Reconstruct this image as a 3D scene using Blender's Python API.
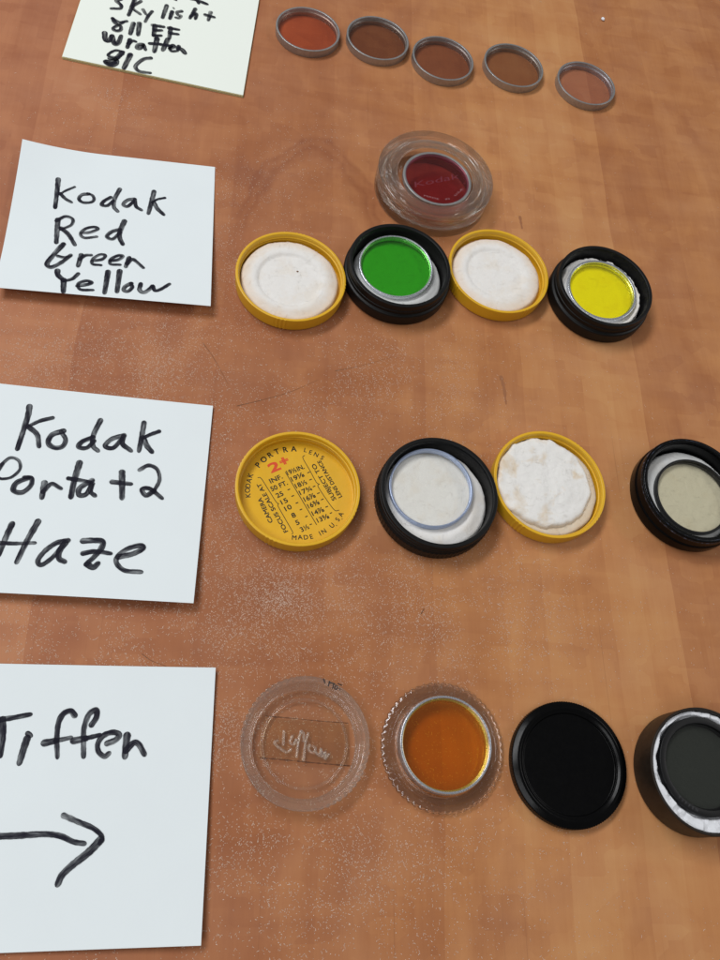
import bpy, bmesh, math, random
import numpy as np
from mathutils import Vector, Matrix, noise
PI = math.pi
random.seed(7); rng = np.random.default_rng(7)
for o in list(bpy.data.objects): bpy.data.objects.remove(o, do_unlink=True)
scene = bpy.context.scene
COL = scene.collection
MM = 0.001                                   # everything below is written in millimetres

# ------------------------------------------------------------------ camera
# hand-held phone 258 mm above the table, pitched back 24 degrees and leaning 11 degrees
TH, RO, FPX, CAMH = 0.424377157, -0.198702170, 800.0, 258.0
_n = np.array([math.sin(RO)*math.cos(TH), math.sin(TH), math.cos(TH)*math.cos(RO)])   # "down", in camera axes
_X = np.array([1., 0, 0]) - _n[0]*_n; _X /= np.linalg.norm(_X)
_Y = np.cross(-_n, _X)
RW = np.stack([_X, _Y, -_n])                 # camera axes (right, down, forward) -> table axes
def un(x, y, z=0.0):
    """photo pixel -> point (mm) on the horizontal plane at height z above the table"""
    d = np.array([(x-360)/FPX, (y-480)/FPX, 1.0])
    w = RW @ (d*(CAMH-z)/(_n @ d))
    return Vector((w[0], w[1], z))
cam_data = bpy.data.cameras.new('camera')
cam_data.sensor_fit = 'VERTICAL'; cam_data.sensor_height = 36.0; cam_data.lens = 36.0*FPX/960.0
cam_data.clip_start = 0.01; cam_data.clip_end = 50
cam = bpy.data.objects.new('camera', cam_data); COL.objects.link(cam)
M3 = Matrix(((RW[0][0], -RW[0][1], -RW[0][2]), (RW[1][0], -RW[1][1], -RW[1][2]), (RW[2][0], -RW[2][1], -RW[2][2])))
cam.matrix_world = Matrix.Translation((0, 0, CAMH*MM)) @ M3.to_4x4()
scene.camera = cam

# ------------------------------------------------------------------ light: office ceiling troffers
world = bpy.data.worlds.new('World'); scene.world = world; world.use_nodes = True
world.node_tree.nodes['Background'].inputs[0].default_value = (0.97, 0.98, 1.0, 1)
world.node_tree.nodes['Background'].inputs[1].default_value = 0.17
def troffer(name, loc, target, sx, sy, power, col):
    l = bpy.data.lights.new(name, 'AREA'); l.shape = 'RECTANGLE'; l.size = sx; l.size_y = sy
    l.energy = power; l.color = col
    o = bpy.data.objects.new(name, l); COL.objects.link(o)
    o.location = loc
    o.rotation_euler = (Vector(target)-Vector(loc)).to_track_quat('-Z', 'Y').to_euler()
troffer('ceiling_light_key', (-0.75, 0.75, 1.55), (0, 0.15, 0), 1.2, 0.35, 20.5, (0.98, 0.99, 1.0))
troffer('ceiling_light_near', (-0.75, -0.55, 1.55), (0, 0.15, 0), 1.2, 0.35, 8.2, (0.97, 0.985, 1.0))
troffer('ceiling_light_far', (2.0, 0.55, 1.6), (0.1, 0.15, 0), 1.2, 0.35, 9.5, (1.0, 0.98, 0.96))
scene.view_settings.view_transform = 'Standard'; scene.view_settings.look = 'None'
scene.view_settings.exposure = 0.0; scene.view_settings.gamma = 1.0
scene.view_settings.use_curve_mapping = False
scene.cycles.max_bounces = 16; scene.cycles.transparent_max_bounces = 40
scene.cycles.transmission_bounces = 14; scene.cycles.glossy_bounces = 6
scene.cycles.use_denoising = True

# ------------------------------------------------------------------ node helper
class NT:
    def __init__(s, name):
        s.m = bpy.data.materials.new(name); s.m.use_nodes = True
        s.t = s.m.node_tree; s.t.nodes.clear()
        s.out = s.t.nodes.new('ShaderNodeOutputMaterial')
    def n(s, typ, ins=None, **kw):
        nd = s.t.nodes.new('ShaderNode'+typ)
        for k, v in kw.items(): setattr(nd, k, v)
        for k, v in (ins or {}).items(): s.set(nd.inputs[k], v)
        return nd
    def set(s, sock, v):
        if isinstance(v, bpy.types.NodeSocket): s.t.links.new(v, sock)
        elif isinstance(v, tuple) and len(v) == 3 and sock.type == 'RGBA': sock.default_value = (*v, 1)
        else: sock.default_value = v
    def math(s, op, a, b=0.0, c=0.0, clamp=False):
        nd = s.n('Math', {0: a, 1: b, 2: c}, operation=op); nd.use_clamp = clamp
        return nd.outputs[0]
    def mix(s, f, a, b, mode='MIX'):
        nd = s.n('Mix', data_type='RGBA', blend_type=mode)
        s.set(nd.inputs[0], f); s.set(nd.inputs[6], a); s.set(nd.inputs[7], b)
        return nd.outputs[2]
    def ramp(s, f, stops, interp='LINEAR'):
        nd = s.n('ValToRGB', {0: f}); r = nd.color_ramp; r.interpolation = interp
        while len(r.elements) < len(stops): r.elements.new(0.5)
        for e, (p, c) in zip(r.elements, stops):
            e.position = p; e.color = (c, c, c, 1) if isinstance(c, (int, float)) else (*c, 1)
        return nd.outputs[0]
    def coord(s, scale=(1000, 1000, 1000), which='Object'):
        tc = s.n('TexCoord').outputs[which]
        return s.n('Mapping', {0: tc, 3: scale}).outputs[0]
    def noise(s, vec, scale, detail=3.0, rough=0.55, dist=0.0):
        return s.n('TexNoise', {'Vector': vec, 'Scale': scale, 'Detail': detail, 'Roughness': rough, 'Distortion': dist}).outputs[0]
    def bump(s, h, strength, dist):
        return s.n('Bump', {'Height': h, 'Strength': strength, 'Distance': dist}).outputs[0]
    def bsdf(s, **kw):
        return s.n('BsdfPrincipled', {k.replace('_', ' '): v for k, v in kw.items()})
    def done(s, sh):
        s.t.links.new(sh.outputs[0] if hasattr(sh, 'outputs') else sh, s.out.inputs[0]); return s.m

MAT = {}
# --- cherry veneer table
def mat_table():
    t = NT('cherry_veneer'); v = t.coord()
    sep = t.n('SeparateXYZ', {0: v}); x, y = sep.outputs[0], sep.outputs[1]
    wob = t.noise(t.n('Mapping', {0: v, 3: (0.002, 0.011, 0)}).outputs[0], 1.0, 2.0)
    xw = t.math('ADD', x, t.math('MULTIPLY', t.math('SUBTRACT', wob, 0.5), 7.0))
    f = t.math('DIVIDE', t.math('ADD', xw, 220.0), 540.0, clamp=True)
    P = lambda mm: (mm+220.0)/540.0
    tint = t.ramp(f, [(0, .50), (P(-104), .44), (P(-90), .56), (P(-59), .38), (P(-8), .32), (P(34), .38), (P(73), .50), (P(98), .56),
                      (P(112), .67), (P(127), .61), (P(138), .70), (P(150), .63), (P(163), .41), (P(196), .47), (P(238), .40)], 'CONSTANT')
    # soft fleck and block figure of the veneer
    fig = t.noise(t.n('Mapping', {0: v, 3: (0.055, 0.022, 1)}).outputs[0], 1.0, 4.0, 0.55, 0.6)
    band = t.noise(t.n('Mapping', {0: v, 3: (0.012, 0.075, 1)}).outputs[0], 1.0, 3.0, 0.6, 0.35)
    grain = t.noise(t.n('Mapping', {0: v, 3: (0.9, 0.035, 1)}).outputs[0], 1.0, 4.0, 0.6)
    blk = t.n('TexVoronoi', {'Vector': t.n('Mapping', {0: v, 3: (0.09, 0.13, 1)}).outputs[0], 'Scale': 1.0, 'Randomness': 0.9}, distance='CHEBYCHEV')
    blkv = t.n('SeparateColor', {0: blk.outputs['Color']}).outputs[0]
    val = t.math('ADD', tint, t.math('MULTIPLY', t.math('SUBTRACT', fig, .5), .66))
    val = t.math('ADD', val, t.math('MULTIPLY', t.math('SUBTRACT', band, .5), .42))
    val = t.math('ADD', val, t.math('MULTIPLY', t.math('SUBTRACT', grain, .5), .15))
    val = t.math('ADD', val, t.math('MULTIPLY', t.math('SUBTRACT', blkv, .5), .12))
    # cathedral arch left of the clear case
    dx = t.math('DIVIDE', t.math('SUBTRACT', x, 27.0), 33.0); dy = t.math('DIVIDE', t.math('SUBTRACT', y, 215.0), 72.0)
    rr = t.math('SQRT', t.math('ADD', t.math('MULTIPLY', dx, dx), t.math('MULTIPLY', dy, dy)))
    rr = t.math('ADD', rr, t.math('MULTIPLY', t.math('SUBTRACT', t.noise(t.n('Mapping', {0: v, 3: (.05, .05, 1)}).outputs[0], 1.0, 3.0), .5), .35))
    arch = t.ramp(rr, [(.78, 0.0), (.86, 1.0), (.90, .35), (.96, .9), (1.0, 0.0)])
    arch = t.math('MULTIPLY', arch, t.ramp(t.math('ADD', dy, 0.0), [(.05, 0.0), (.45, 1.0)]))
    val = t.math('SUBTRACT', val, t.math('MULTIPLY', arch, .22))
    colr = t.ramp(val, [(0.0, (.270, .092, .037)), (.35, (.375, .149, .060)), (.62, (.475, .212, .087)), (1.0, (.565, .295, .130))])
    # the red brown of the left half against the yellower right half of the veneer
    hue = t.ramp(t.math('DIVIDE', t.math('ADD', x, 120.0), 300.0, clamp=True), [(0.12, (.94, .85, .96)), (0.70, (1.03, 1.01, .92))])
    colr = t.mix(1.0, colr, hue, 'MULTIPLY')
    seam = t.noise(t.n('Mapping', {0: v, 3: (1.6, 0.012, 1)}).outputs[0], 1.0, 1.0)
    colr = t.mix(t.math('MULTIPLY', t.ramp(seam, [(.22, 1.0), (.29, 0.0)]), .22), colr, (.16, .058, .026))
    film = t.noise(t.n('Mapping', {0: v, 3: (.03, .03, 1)}).outputs[0], 1.0, 5.0, .65)
    colr = t.mix(t.math('MULTIPLY', t.ramp(film, [(.4, 0.0), (.8, 1.0)]), .09), colr, (.50, .36, .30))
    fine = t.noise(v, 1.6, 3.0)
    b = t.bsdf(Base_Color=colr, Roughness=t.math('ADD', .46, t.math('MULTIPLY', film, .25)), Normal=t.bump(fine, .12, .00012))
    b.inputs['Specular IOR Level'].default_value = 0.22
    return t.done(b)
MAT['table'] = mat_table()

def mat_plain(name, col, rough, spec=.5, metal=0.0, nscale=None, nstr=.1, ndist=.0002, var=0.0, vscale=.25, col2=None):
    t = NT(name); v = t.coord(); c = col
    if var:
        c = t.mix(t.math('MULTIPLY', t.ramp(t.noise(v, vscale, 5.0, .6), [(.38, 0.0), (.72, 1.0)]), var), col, col2)
    b = t.bsdf(Base_Color=c, Roughness=rough, Metallic=metal)
    b.inputs['Specular IOR Level'].default_value = spec
    if nscale: t.set(b.inputs['Normal'], t.bump(t.noise(v, nscale, 4.0, .6), nstr, ndist))
    if var: t.set(b.inputs['Roughness'], t.math('ADD', rough-.06, t.math('MULTIPLY', t.noise(v, vscale*3, 4.0), .16)))
    return t.done(b)
MAT['paper'] = mat_plain('white_note_paper', (.785, .842, .856), .75, .25, nscale=1.2, nstr=.16, var=.35, vscale=.05, col2=(.755, .805, .82))
MAT['paper_pad'] = mat_plain('pale_note_paper', (.855, .90, .83), .75, .25, nscale=1.5, nstr=.10)
MAT['paper_edge'] = mat_plain('yellow_paper_edges', (.72, .66, .36), .8, .2, nscale=4, nstr=.3)
MAT['yellow_plastic'] = mat_plain('yellow_plastic', (.75, .425, .017), .34, .45, nscale=.9, nstr=.10, ndist=.0003, var=.35, vscale=.18, col2=(.66, .345, .014))
MAT['black_plastic'] = mat_plain('black_bakelite', (.0038, .0036, .0038), .42, .22, nscale=2.0, nstr=.04, var=.5, vscale=.4, col2=(.008, .0077, .0075))
def mat_worn_black():
    t = NT('worn_black_bakelite'); v = t.coord()
    spk = t.ramp(t.noise(v, 1.7, 3.0, .7), [(.70, 0.0), (.76, 1.0)])
    pat = t.ramp(t.noise(v, .12, 3.0), [(.5, 0.0), (.66, 1.0)])
    c = t.mix(t.math('MULTIPLY', spk, pat), t.mix(t.noise(v, .4, 4.0), (.003, .003, .003), (.008, .0077, .0075)), (.16, .15, .14))
    b = t.bsdf(Base_Color=c, Roughness=t.math('ADD', .32, t.math('MULTIPLY', t.noise(v, .6, 5.0), .22)), Normal=t.bump(t.noise(v, 2.0, 3.0), .04, .0002))
    b.inputs['Specular IOR Level'].default_value = .24
    return t.done(b)
MAT['black_plastic'] = mat_worn_black()
MAT['black_gloss'] = mat_plain('black_gloss_plastic', (.0018, .0018, .002), .22, .13, nscale=.3, nstr=.02, var=.5, vscale=.3, col2=(.003, .003, .003))
MAT['black_brown'] = mat_plain('dark_brown_bakelite', (.016, .011, .008), .40, .24, nscale=1.4, nstr=.04, var=.5, vscale=.3, col2=(.035, .026, .019))
MAT['aluminium'] = mat_plain('dull_aluminium', (.43, .425, .42), .36, .5, .75, nscale=3.0, nstr=.06, ndist=.0002, var=.6, vscale=.8, col2=(.29, .285, .28))
MAT['bright_metal'] = mat_plain('bright_silver', (.72, .75, .80), .26, .5, .9, nscale=2.0, nstr=.03, var=.3, vscale=.8, col2=(.5, .52, .56))
MAT['blue_metal'] = mat_plain('bluish_aluminium', (.47, .55, .74), .32, .5, .85, nscale=2.0, nstr=.03, var=.4, vscale=.8, col2=(.34, .40, .54))
MAT['black_metal'] = mat_plain('black_anodised_metal', (.006, .006, .0065), .36, .32)
MAT['print_black'] = mat_plain('black_print', (.016, .012, .004), .5, .4)
MAT['print_red'] = mat_plain('red_print', (.66, .065, .012), .5, .4)
MAT['etched_red'] = mat_plain('etched_lettering', (.145, .020, .030), .6, .3)
MAT['etched_pale'] = mat_plain('etched_pale', (.30, .16, .17), .6, .3)
MAT['grey_print'] = mat_plain('grey_print', (.06, .06, .065), .5, .4)
MAT['ink_spot'] = mat_plain('black_ink', (.02, .018, .018), .5, .4)
MAT['spot'] = mat_plain('brown_spot', (.16, .085, .04), .8, .2)
MAT['crumb'] = mat_plain('white_crumb', (.82, .82, .86), .8, .2)
MAT['dust'] = mat_plain('pale_dust', (.50, .325, .23), .9, .1, var=1.0, vscale=.9, col2=(.74, .58, .48))
MAT['scratch'] = mat_plain('dark_scratch', (.15, .07, .036), .7, .2)
MAT['fleck'] = mat_plain('dark_grain', (.315, .130, .056), .6, .3)

def mat_scuffed_glint():
    t = NT('scuffed_glinting_black'); v = t.coord()
    k = t.ramp(t.noise(v, .55, 6.0, .7), [(.50, 0.0), (.62, 1.0)])  # bluish scuff patches that also paint in the highlight along the bevel
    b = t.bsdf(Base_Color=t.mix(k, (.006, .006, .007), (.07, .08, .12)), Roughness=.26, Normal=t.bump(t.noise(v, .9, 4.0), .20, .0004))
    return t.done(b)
MAT['scuffed'] = mat_scuffed_glint()
def mat_cotton(name, col, stain, amount, seed=0.0, rim=False):
    t = NT(name); v = t.coord()
    vv = t.n('Mapping', {0: v, 1: (seed, seed*.7, 0)}).outputs[0]
    st = t.ramp(t.noise(vv, .11, 4.0, .6, .4), [(.50, 0.0), (.66, 1.0)])
    c = t.mix(t.math('MULTIPLY', st, amount), col, stain)
    fib = t.noise(t.n('Mapping', {0: vv, 3: (1.0, 1.0, 1.0)}).outputs[0], .9, 6.0, .72, 1.2)
    c = t.mix(t.math('MULTIPLY', t.ramp(fib, [(.35, 1.0), (.6, 0.0)]), .09), c, (.58, .56, .53))
    if rim:
        ln = t.n('VectorMath', {0: t.n('Mapping', {0: v, 3: (1, 1, 0)}).outputs[0]}, operation='LENGTH').outputs['Value']
        ln = t.math('ADD', ln, t.math('MULTIPLY', t.noise(v, .5, 4.0), 3.0))
        c = t.mix(t.ramp(t.math('DIVIDE', ln, 24.0), [(.66, 0.0), (.92, .75)]), c, (.70, .52, .36))
    b = t.bsdf(Base_Color=c, Roughness=.95, Normal=t.bump(fib, .32, .0007))
    b.inputs['Specular IOR Level'].default_value = .1
    b.inputs['Sheen Weight'].default_value = .25
    return t.done(b)
MAT['cotton'] = mat_cotton('white_cotton', (.82, .80, .77), (.76, .69, .60), .5)
MAT['cotton_rim'] = mat_cotton('cream_edged_cotton', (.83, .805, .77), (.78, .70, .60), .5, 5.0, True)
MAT['cotton_stained'] = mat_cotton('stained_cotton', (.82, .80, .765), (.69, .54, .36), .75, 31.0)
MAT['cotton_edge'] = mat_cotton('beige_cotton', (.68, .59, .47), (.66, .52, .36), .6, 12.0)
MAT['cotton_grey'] = mat_cotton('grey_white_cotton', (.62, .625, .615), (.60, .58, .54), .5, 57.0)

def mat_tissue():
    t = NT('crumpled_tissue'); v = t.coord()
    n1 = t.noise(v, .35, 3.0, .5, 1.0)
    b = t.bsdf(Base_Color=(.74, .75, .78), Roughness=.95, Normal=t.bump(n1, .25, .0008))
    return t.done(b)
MAT['tissue'] = mat_tissue()

def mat_marker():
    """felt marker: dense blue-black ink with streaks where the pen ran dry"""
    t = NT('marker_ink')
    uv = t.n('TexCoord').outputs['UV']
    s1 = t.noise(t.n('Mapping', {0: uv, 3: (.22, 5.5, 1)}).outputs[0], 1.0, 4.0, .65)
    s2 = t.noise(t.n('Mapping', {0: uv, 3: (.17, .6, 1), 1: (7.3, 2.1, 0)}).outputs[0], 1.0, 2.0)
    k = t.math('ADD', t.math('MULTIPLY', s1, .45), t.math('MULTIPLY', s2, .65))
    dens = t.ramp(k, [(.35, 1.0), (.47, .95), (.56, .76), (.69, .42)])
    b = t.bsdf(Base_Color=(.010, .0095, .019), Roughness=.6); b.inputs['Specular IOR Level'].default_value = .12
    tr = t.n('BsdfTransparent', {0: (1, 1, 1)})
    return t.done(t.n('MixShader', {0: dens, 1: tr.outputs[0], 2: b.outputs[0]}))
MAT['marker'] = mat_marker()

def mat_tint(name, col, gloss=.06, rough=.03, ior=1.5):
    """filter glass: coloured transparency under a clear reflecting face"""
    t = NT(name)
    tr = t.n('BsdfTransparent', {0: col}); gl = t.n('BsdfGlossy', {'Color': (1, 1, 1), 'Roughness': rough})
    fc = t.n('LayerWeight', {'Blend': .5}).outputs['Facing']
    fr = t.math('ADD', gloss*.7, t.math('MULTIPLY', t.math('POWER', fc, 5.0), .9), clamp=True)
    return t.done(t.n('MixShader', {0: fr, 1: tr.outputs[0], 2: gl.outputs[0]}))
T4 = lambda r, g, b: (r**.25, g**.25, b**.25)          # light crosses four faces on its way in and out
MAT['g_orange'] = mat_tint('orange_red_glass', T4(.92, .42, .28))
MAT['g_brown_a'] = mat_tint('brown_glass', T4(.40, .285, .225))
MAT['g_brown_b'] = mat_tint('red_brown_glass', T4(.45, .30, .26))
MAT['g_brown_c'] = mat_tint('amber_brown_glass', T4(.46, .34, .26))
MAT['g_pink'] = mat_tint('pale_pink_glass', T4(.72, .56, .62), rough=.06)
MAT['g_red'] = mat_tint('deep_red_glass', T4(.36, .022, .048))
MAT['g_green'] = mat_tint('green_glass', T4(.040, .47, .014))
MAT['g_yellow'] = mat_tint('yellow_glass', T4(1.0, .90, .004))
MAT['g_clear'] = mat_tint('clear_glass', T4(.97, .97, .93))
MAT['g_haze'] = mat_tint('haze_glass', T4(.92, .84, .60))
MAT['g_amber'] = mat_tint('amber_glass', T4(1.0, .44, .010))
MAT['g_grey'] = mat_tint('dark_grey_glass', T4(.036, .039, .031), rough=.05)

def mat_clear(name, col, k_glass, rough=.04, milk=.05):
    """clear moulded plastic: part plain see-through, part bending glass, with surface reflections"""
    t = NT(name); v = t.coord()
    nrm = t.bump(t.noise(v, .25, 2.0), .05, .0006)
    tr = t.n('BsdfTransparent', {0: col}); gs = t.n('BsdfGlossy', {'Roughness': rough, 'Normal': nrm})
    fc = t.n('LayerWeight', {'Blend': .5, 'Normal': nrm}).outputs['Facing']
    fr = t.math('ADD', .045, t.math('MULTIPLY', t.math('POWER', fc, 4.0), .9), clamp=True)
    thin = t.n('MixShader', {0: fr, 1: tr.outputs[0], 2: gs.outputs[0]})
    gl = t.n('BsdfGlass', {'Color': col, 'Roughness': rough, 'IOR': 1.45, 'Normal': nrm})
    m1 = t.n('MixShader', {0: k_glass, 1: thin.outputs[0], 2: gl.outputs[0]})
    df = t.n('BsdfDiffuse', {'Color': (.86, .85, .82)})
    return t.done(t.n('MixShader', {0: milk, 1: m1.outputs[0], 2: df.outputs[0]}))
MAT['clear'] = mat_clear('clear_plastic', (.985, .98, .97), .42, .04, .012)
MAT['clear_grey'] = mat_clear('aged_clear_plastic', (.98, .975, .955), .50, .04, .010)
MAT['clear_rim'] = mat_clear('worn_clear_plastic', (.965, .965, .95), .38, .07, .040)
MAT['clear_letter'] = mat_clear('moulded_lettering', (.98, .97, .96), .45, .10, .07)
MAT['tape'] = mat_tint('aged_clear_tape', (.965, .935, .86), rough=.25)
MAT['tape_edge'] = mat_tint('dirty_tape_edge', (.45, .36, .28), rough=.4)

# ------------------------------------------------------------------ mesh helpers (millimetres in, metres out)
def tag(o, label, cat, group=None, kind=None):
    o['label'] = label; o['category'] = cat
    if group: o['group'] = group
    if kind: o['kind'] = kind
    return o
def thing(name, label, cat, loc, group=None, rot=(0, 0, 0)):
    o = bpy.data.objects.new(name, None); COL.objects.link(o)
    o.empty_display_size = .01; o.location = Vector(loc)*MM; o.rotation_euler = rot
    return tag(o, label, cat, group)
def mesh_obj(name, verts, faces, mat, parent=None, smooth=35, uvs=None, loc=(0, 0, 0)):
    me = bpy.data.meshes.new(name)
    me.from_pydata([(v[0]*MM, v[1]*MM, v[2]*MM) for v in verts], [], faces)
    if uvs is not None:
        lay = me.uv_layers.new(name='UVMap')
        for l in me.loops: lay.data[l.index].uv = uvs[l.vertex_index]
    me.materials.append(MAT[mat]); me.update()
    if smooth is not None:
        me.shade_smooth()
        me.set_sharp_from_angle(angle=math.radians(smooth))
    o = bpy.data.objects.new(name, me); COL.objects.link(o)
    o.location = Vector(loc)*MM
    if parent: o.parent = parent
    return o
def rounded(prof, rad, n=4, closed=True):
    """round the corners of a profile polyline"""
    out = []; N = len(prof)
    for i, p in enumerate(prof):
        p = Vector(p)
        if (not closed and i in (0, N-1)) or p.x < 1e-6: out.append(tuple(p)); continue
        a, b = Vector(prof[i-1]), Vector(prof[(i+1) % N])
        da, db = a-p, b-p
        r = min(rad, da.length*.45, db.length*.45)
        s, e = p+da.normalized()*r, p+db.normalized()*r
        for k in range(n+1):
            t = k/n; out.append(tuple((1-t)**2*s + 2*t*(1-t)*p + t*t*e))
    return out
def lathe(name, prof, mat, parent=None, seg=128, mod=None, closed=True, loc=(0, 0, 0), smooth=40):
    """turn (r, z) profile about z; mod(angle, r, z) -> new r"""
    verts, faces, rings = [], [], []
    for (r, z) in prof:
        if r < 1e-6:
            rings.append([len(verts)]*seg); verts.append((0, 0, z))
        else:
            st = len(verts)
            for k in range(seg):
                a = 2*PI*k/seg; q = mod(a, r, z) if mod else r
                verts.append((q*math.cos(a), q*math.sin(a), z))
            rings.append(list(range(st, st+seg)))
    m = len(prof)
    for i in range(m if closed else m-1):
        A, B = rings[i], rings[(i+1) % m]
        if A[0] == A[1] and B[0] == B[1]: continue
        for k in range(seg):
            j = (k+1) % seg
            f = [A[k], A[j], B[j], B[k]]
            g = []
            for q in f:
                if q not in g: g.append(q)
            faces.append(g)
    o = mesh_obj(name, verts, faces, mat, parent, smooth, loc=loc)
    bm = bmesh.new(); bm.from_mesh(o.data); bmesh.ops.recalc_face_normals(bm, faces=bm.faces); bm.to_mesh(o.data); bm.free()
    o.data.set_sharp_from_angle(angle=math.radians(smooth))
    return o
def tube(name, pts, rad, mat, parent=None, seg=8, loc=(0, 0, 0)):
    verts, faces = [], []; n = len(pts)
    for i, p in enumerate(pts):
        p = Vector(p); d = (Vector(pts[min(i+1, n-1)])-Vector(pts[max(i-1, 0)])).normalized()
        u = d.cross(Vector((0, 0, 1))).normalized(); w = u.cross(d)
        rr = rad(i/(n-1)) if callable(rad) else rad
        for k in range(seg):
            a = 2*PI*k/seg; verts.append(p+(u*math.cos(a)+w*math.sin(a))*rr)
    for i in range(n-1):
        for k in range(seg):
            j = (k+1) % seg; faces.append([i*seg+k, i*seg+j, (i+1)*seg+j, (i+1)*seg+k])
    faces.append(list(range(seg))[::-1]); faces.append([(n-1)*seg+k for k in range(seg)])
    return mesh_obj(name, verts, faces, mat, parent, 60, loc=loc)
def helix(r, z0, z1, turns, a0=0.0, n=120):
    return [(r*math.cos(a0+2*PI*turns*k/n), r*math.sin(a0+2*PI*turns*k/n), z0+(z1-z0)*k/n) for k in range(n+1)]
def thread(name, r, z0, z1, turns, rad, mat, parent, a0=0.0):
    return tube(name, helix(r, z0, z1, turns, a0), lambda t: rad*min(1, .15+t*12, .15+(1-t)*12), mat, parent)
def spline(pts, step=.35):
    P = [Vector((p[0], p[1])) for p in pts]
    if len(P) == 2: P.insert(1, (P[0]+P[1])/2)
    P = [P[0]*2-P[1]]+P+[P[-1]*2-P[-2]]
    out = []
    for i in range(1, len(P)-2):
        a, b, c, d = P[i-1:i+3]; n = max(2, int((c-b).length/step))
        for k in range(n):
            t = k/n
            out.append(.5*((2*b)+(c-a)*t+(2*a-5*b+4*c-d)*t*t+(3*b-a-3*c+d)*t**3))
    out.append(P[-2]); return out
class Ribbons:
    """flat pen strokes gathered into one printed sheet"""
    def __init__(s): s.v, s.f, s.uv, s.k = [], [], [], 0
    def stroke(s, pts, width, zf, taper=.0, wob=.0, lift=0.0):
        q = spline(pts, .3); n = len(q); s.k += 1; L = 0.0; base = len(s.v)
        ext = []
        d0 = (q[1]-q[0]).normalized(); d1 = (q[-1]-q[-2]).normalized(); h = width/2
        for e, wf in ((1.0, .0), (.86, .5), (.5, .87)): ext.append((q[0]-d0*h*e, wf))
        for i, p in enumerate(q): ext.append((p, 1.0))
        for e, wf in ((.5, .87), (.86, .5), (1.0, .0)): ext.append((q[-1]+d1*h*e, wf))
        m = len(ext); off = s.k*13.7
        for i, (p, wf) in enumerate(ext):
            a, b = ext[max(i-1, 0)][0], ext[min(i+1, m-1)][0]
            d = (b-a).normalized(); nn = Vector((-d.y, d.x))
            if i: L += (p-ext[i-1][0]).length
            t = i/(m-1)
            w = h*max(wf, .04)*(1-taper*t)*(1+wob*noise.noise(Vector((L*.9, off, 0)))+wob*.25*noise.noise(Vector((L*2.5, off, 3))))
            for sg in (-1, -.33, .33, 1):
                c = p+nn*w*sg
                s.v.append((c.x, c.y, zf(c.x, c.y)+.004*(s.k % 24)+lift)); s.uv.append((L+off, sg*h+off*.37))
        for i in range(m-1):
            for k in range(3):
                a = base+i*4+k; s.f.append([a, a+1, a+5, a+4])
    def build(s, name, mat, parent): return mesh_obj(name, s.v, s.f, mat, parent, 60, uvs=s.uv)
_glyphs = {}
def glyph(ch):
    if ch not in _glyphs:
        c = bpy.data.curves.new('g', 'FONT'); c.body = ch; c.size = 1.0; c.resolution_u = 3
        o = bpy.data.objects.new('g', c); COL.objects.link(o); bpy.context.view_layer.update()
        me = o.evaluated_get(bpy.context.evaluated_depsgraph_get()).to_mesh()
        _glyphs[ch] = ([tuple(v.co) for v in me.vertices], [list(p.vertices) for p in me.polygons])
        o.to_mesh_clear(); bpy.data.objects.remove(o); bpy.data.curves.remove(c)
    return _glyphs[ch]
class Letters:
    def __init__(s): s.v, s.f = [], []
    def put(s, txt, A, B, height, z, bold=0.0, shear=0.0):
        """run txt from A to B (baseline, mm), with capitals of the given height"""
        vs, fs = glyph(txt); A = Vector((A[0], A[1])); B = Vector((B[0], B[1]))
        x0 = min(v[0] for v in vs); x1 = max(v[0] for v in vs)
        sx = (B-A).length/max(x1-x0, 1e-6); sy = height/.70
        d = (B-A).normalized(); nn = Vector((-d.y, d.x))
        for ib, (dx, dy) in enumerate([(0, 0)] if not bold else [(0, 0), (bold, 0), (0, bold), (bold, bold)]):
            b = len(s.v)
            for v in vs:
                p = A+d*((v[0]-x0+shear*v[1])*sx+dx)+nn*(v[1]*sy+dy); s.v.append((p.x, p.y, z+ib*.004))
            s.f += [[i+b for i in f] for f in fs]
    def char(s, ch, C, ang, height, z, wide=1.0, bold=0.0):
        """one letter centred on C, its baseline turned by ang"""
        vs, fs = glyph(ch); sc = height/.70
        x0 = min(v[0] for v in vs); x1 = max(v[0] for v in vs); d = Vector((math.cos(ang), math.sin(ang)))
        w = (x1-x0)*sc*wide; nn = Vector((-d.y, d.x)); C = Vector((C[0], C[1]))
        A = C-d*w/2-nn*height/2
        s.put(ch, A, A+d*w, height, z, bold)
    def build(s, name, mat, parent): return mesh_obj(name, s.v, s.f, mat, parent, None)

# ------------------------------------------------------------------ the table
gx = [-420, 470]; gy = [-160, 620]
tb = mesh_obj('table_top', [(gx[0], gy[0], -25), (gx[1], gy[0], -25), (gx[1], gy[1], -25), (gx[0], gy[1], -25),
                            (gx[0], gy[0], 0), (gx[1], gy[0], 0), (gx[1], gy[1], 0), (gx[0], gy[1], 0)],
              [[3, 2, 1, 0], [4, 5, 6, 7], [0, 1, 5, 4], [1, 2, 6, 5], [2, 3, 7, 6], [3, 0, 4, 7]], 'table', None, None)
tb['kind'] = 'structure'; tb['label'] = 'reddish brown cherry veneer table top covered in pale dust'; tb['category'] = 'table top'
flat = lambda x, y: .03
def table_mark(name, px, width, taper=.6, mat='scratch'):
    rb = Ribbons(); rb.stroke([un(*p) for p in px], width, flat, taper, .5); rb.build(name, mat, tb)
table_mark('scratch', [(237, 406), (262, 400), (290, 392), (318, 380)], .28, .8)
table_mark('scratch', [(335, 371), (360, 366), (392, 357)], .22, .8)
table_mark('scratch', [(203, 343), (213, 357), (228, 384)], .22, .6)
table_mark('scratch', [(142, 654), (152, 661), (166, 666)], .20, .6)
table_mark('scratch', [(424, 609), (421, 614)], .35, .3)
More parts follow.
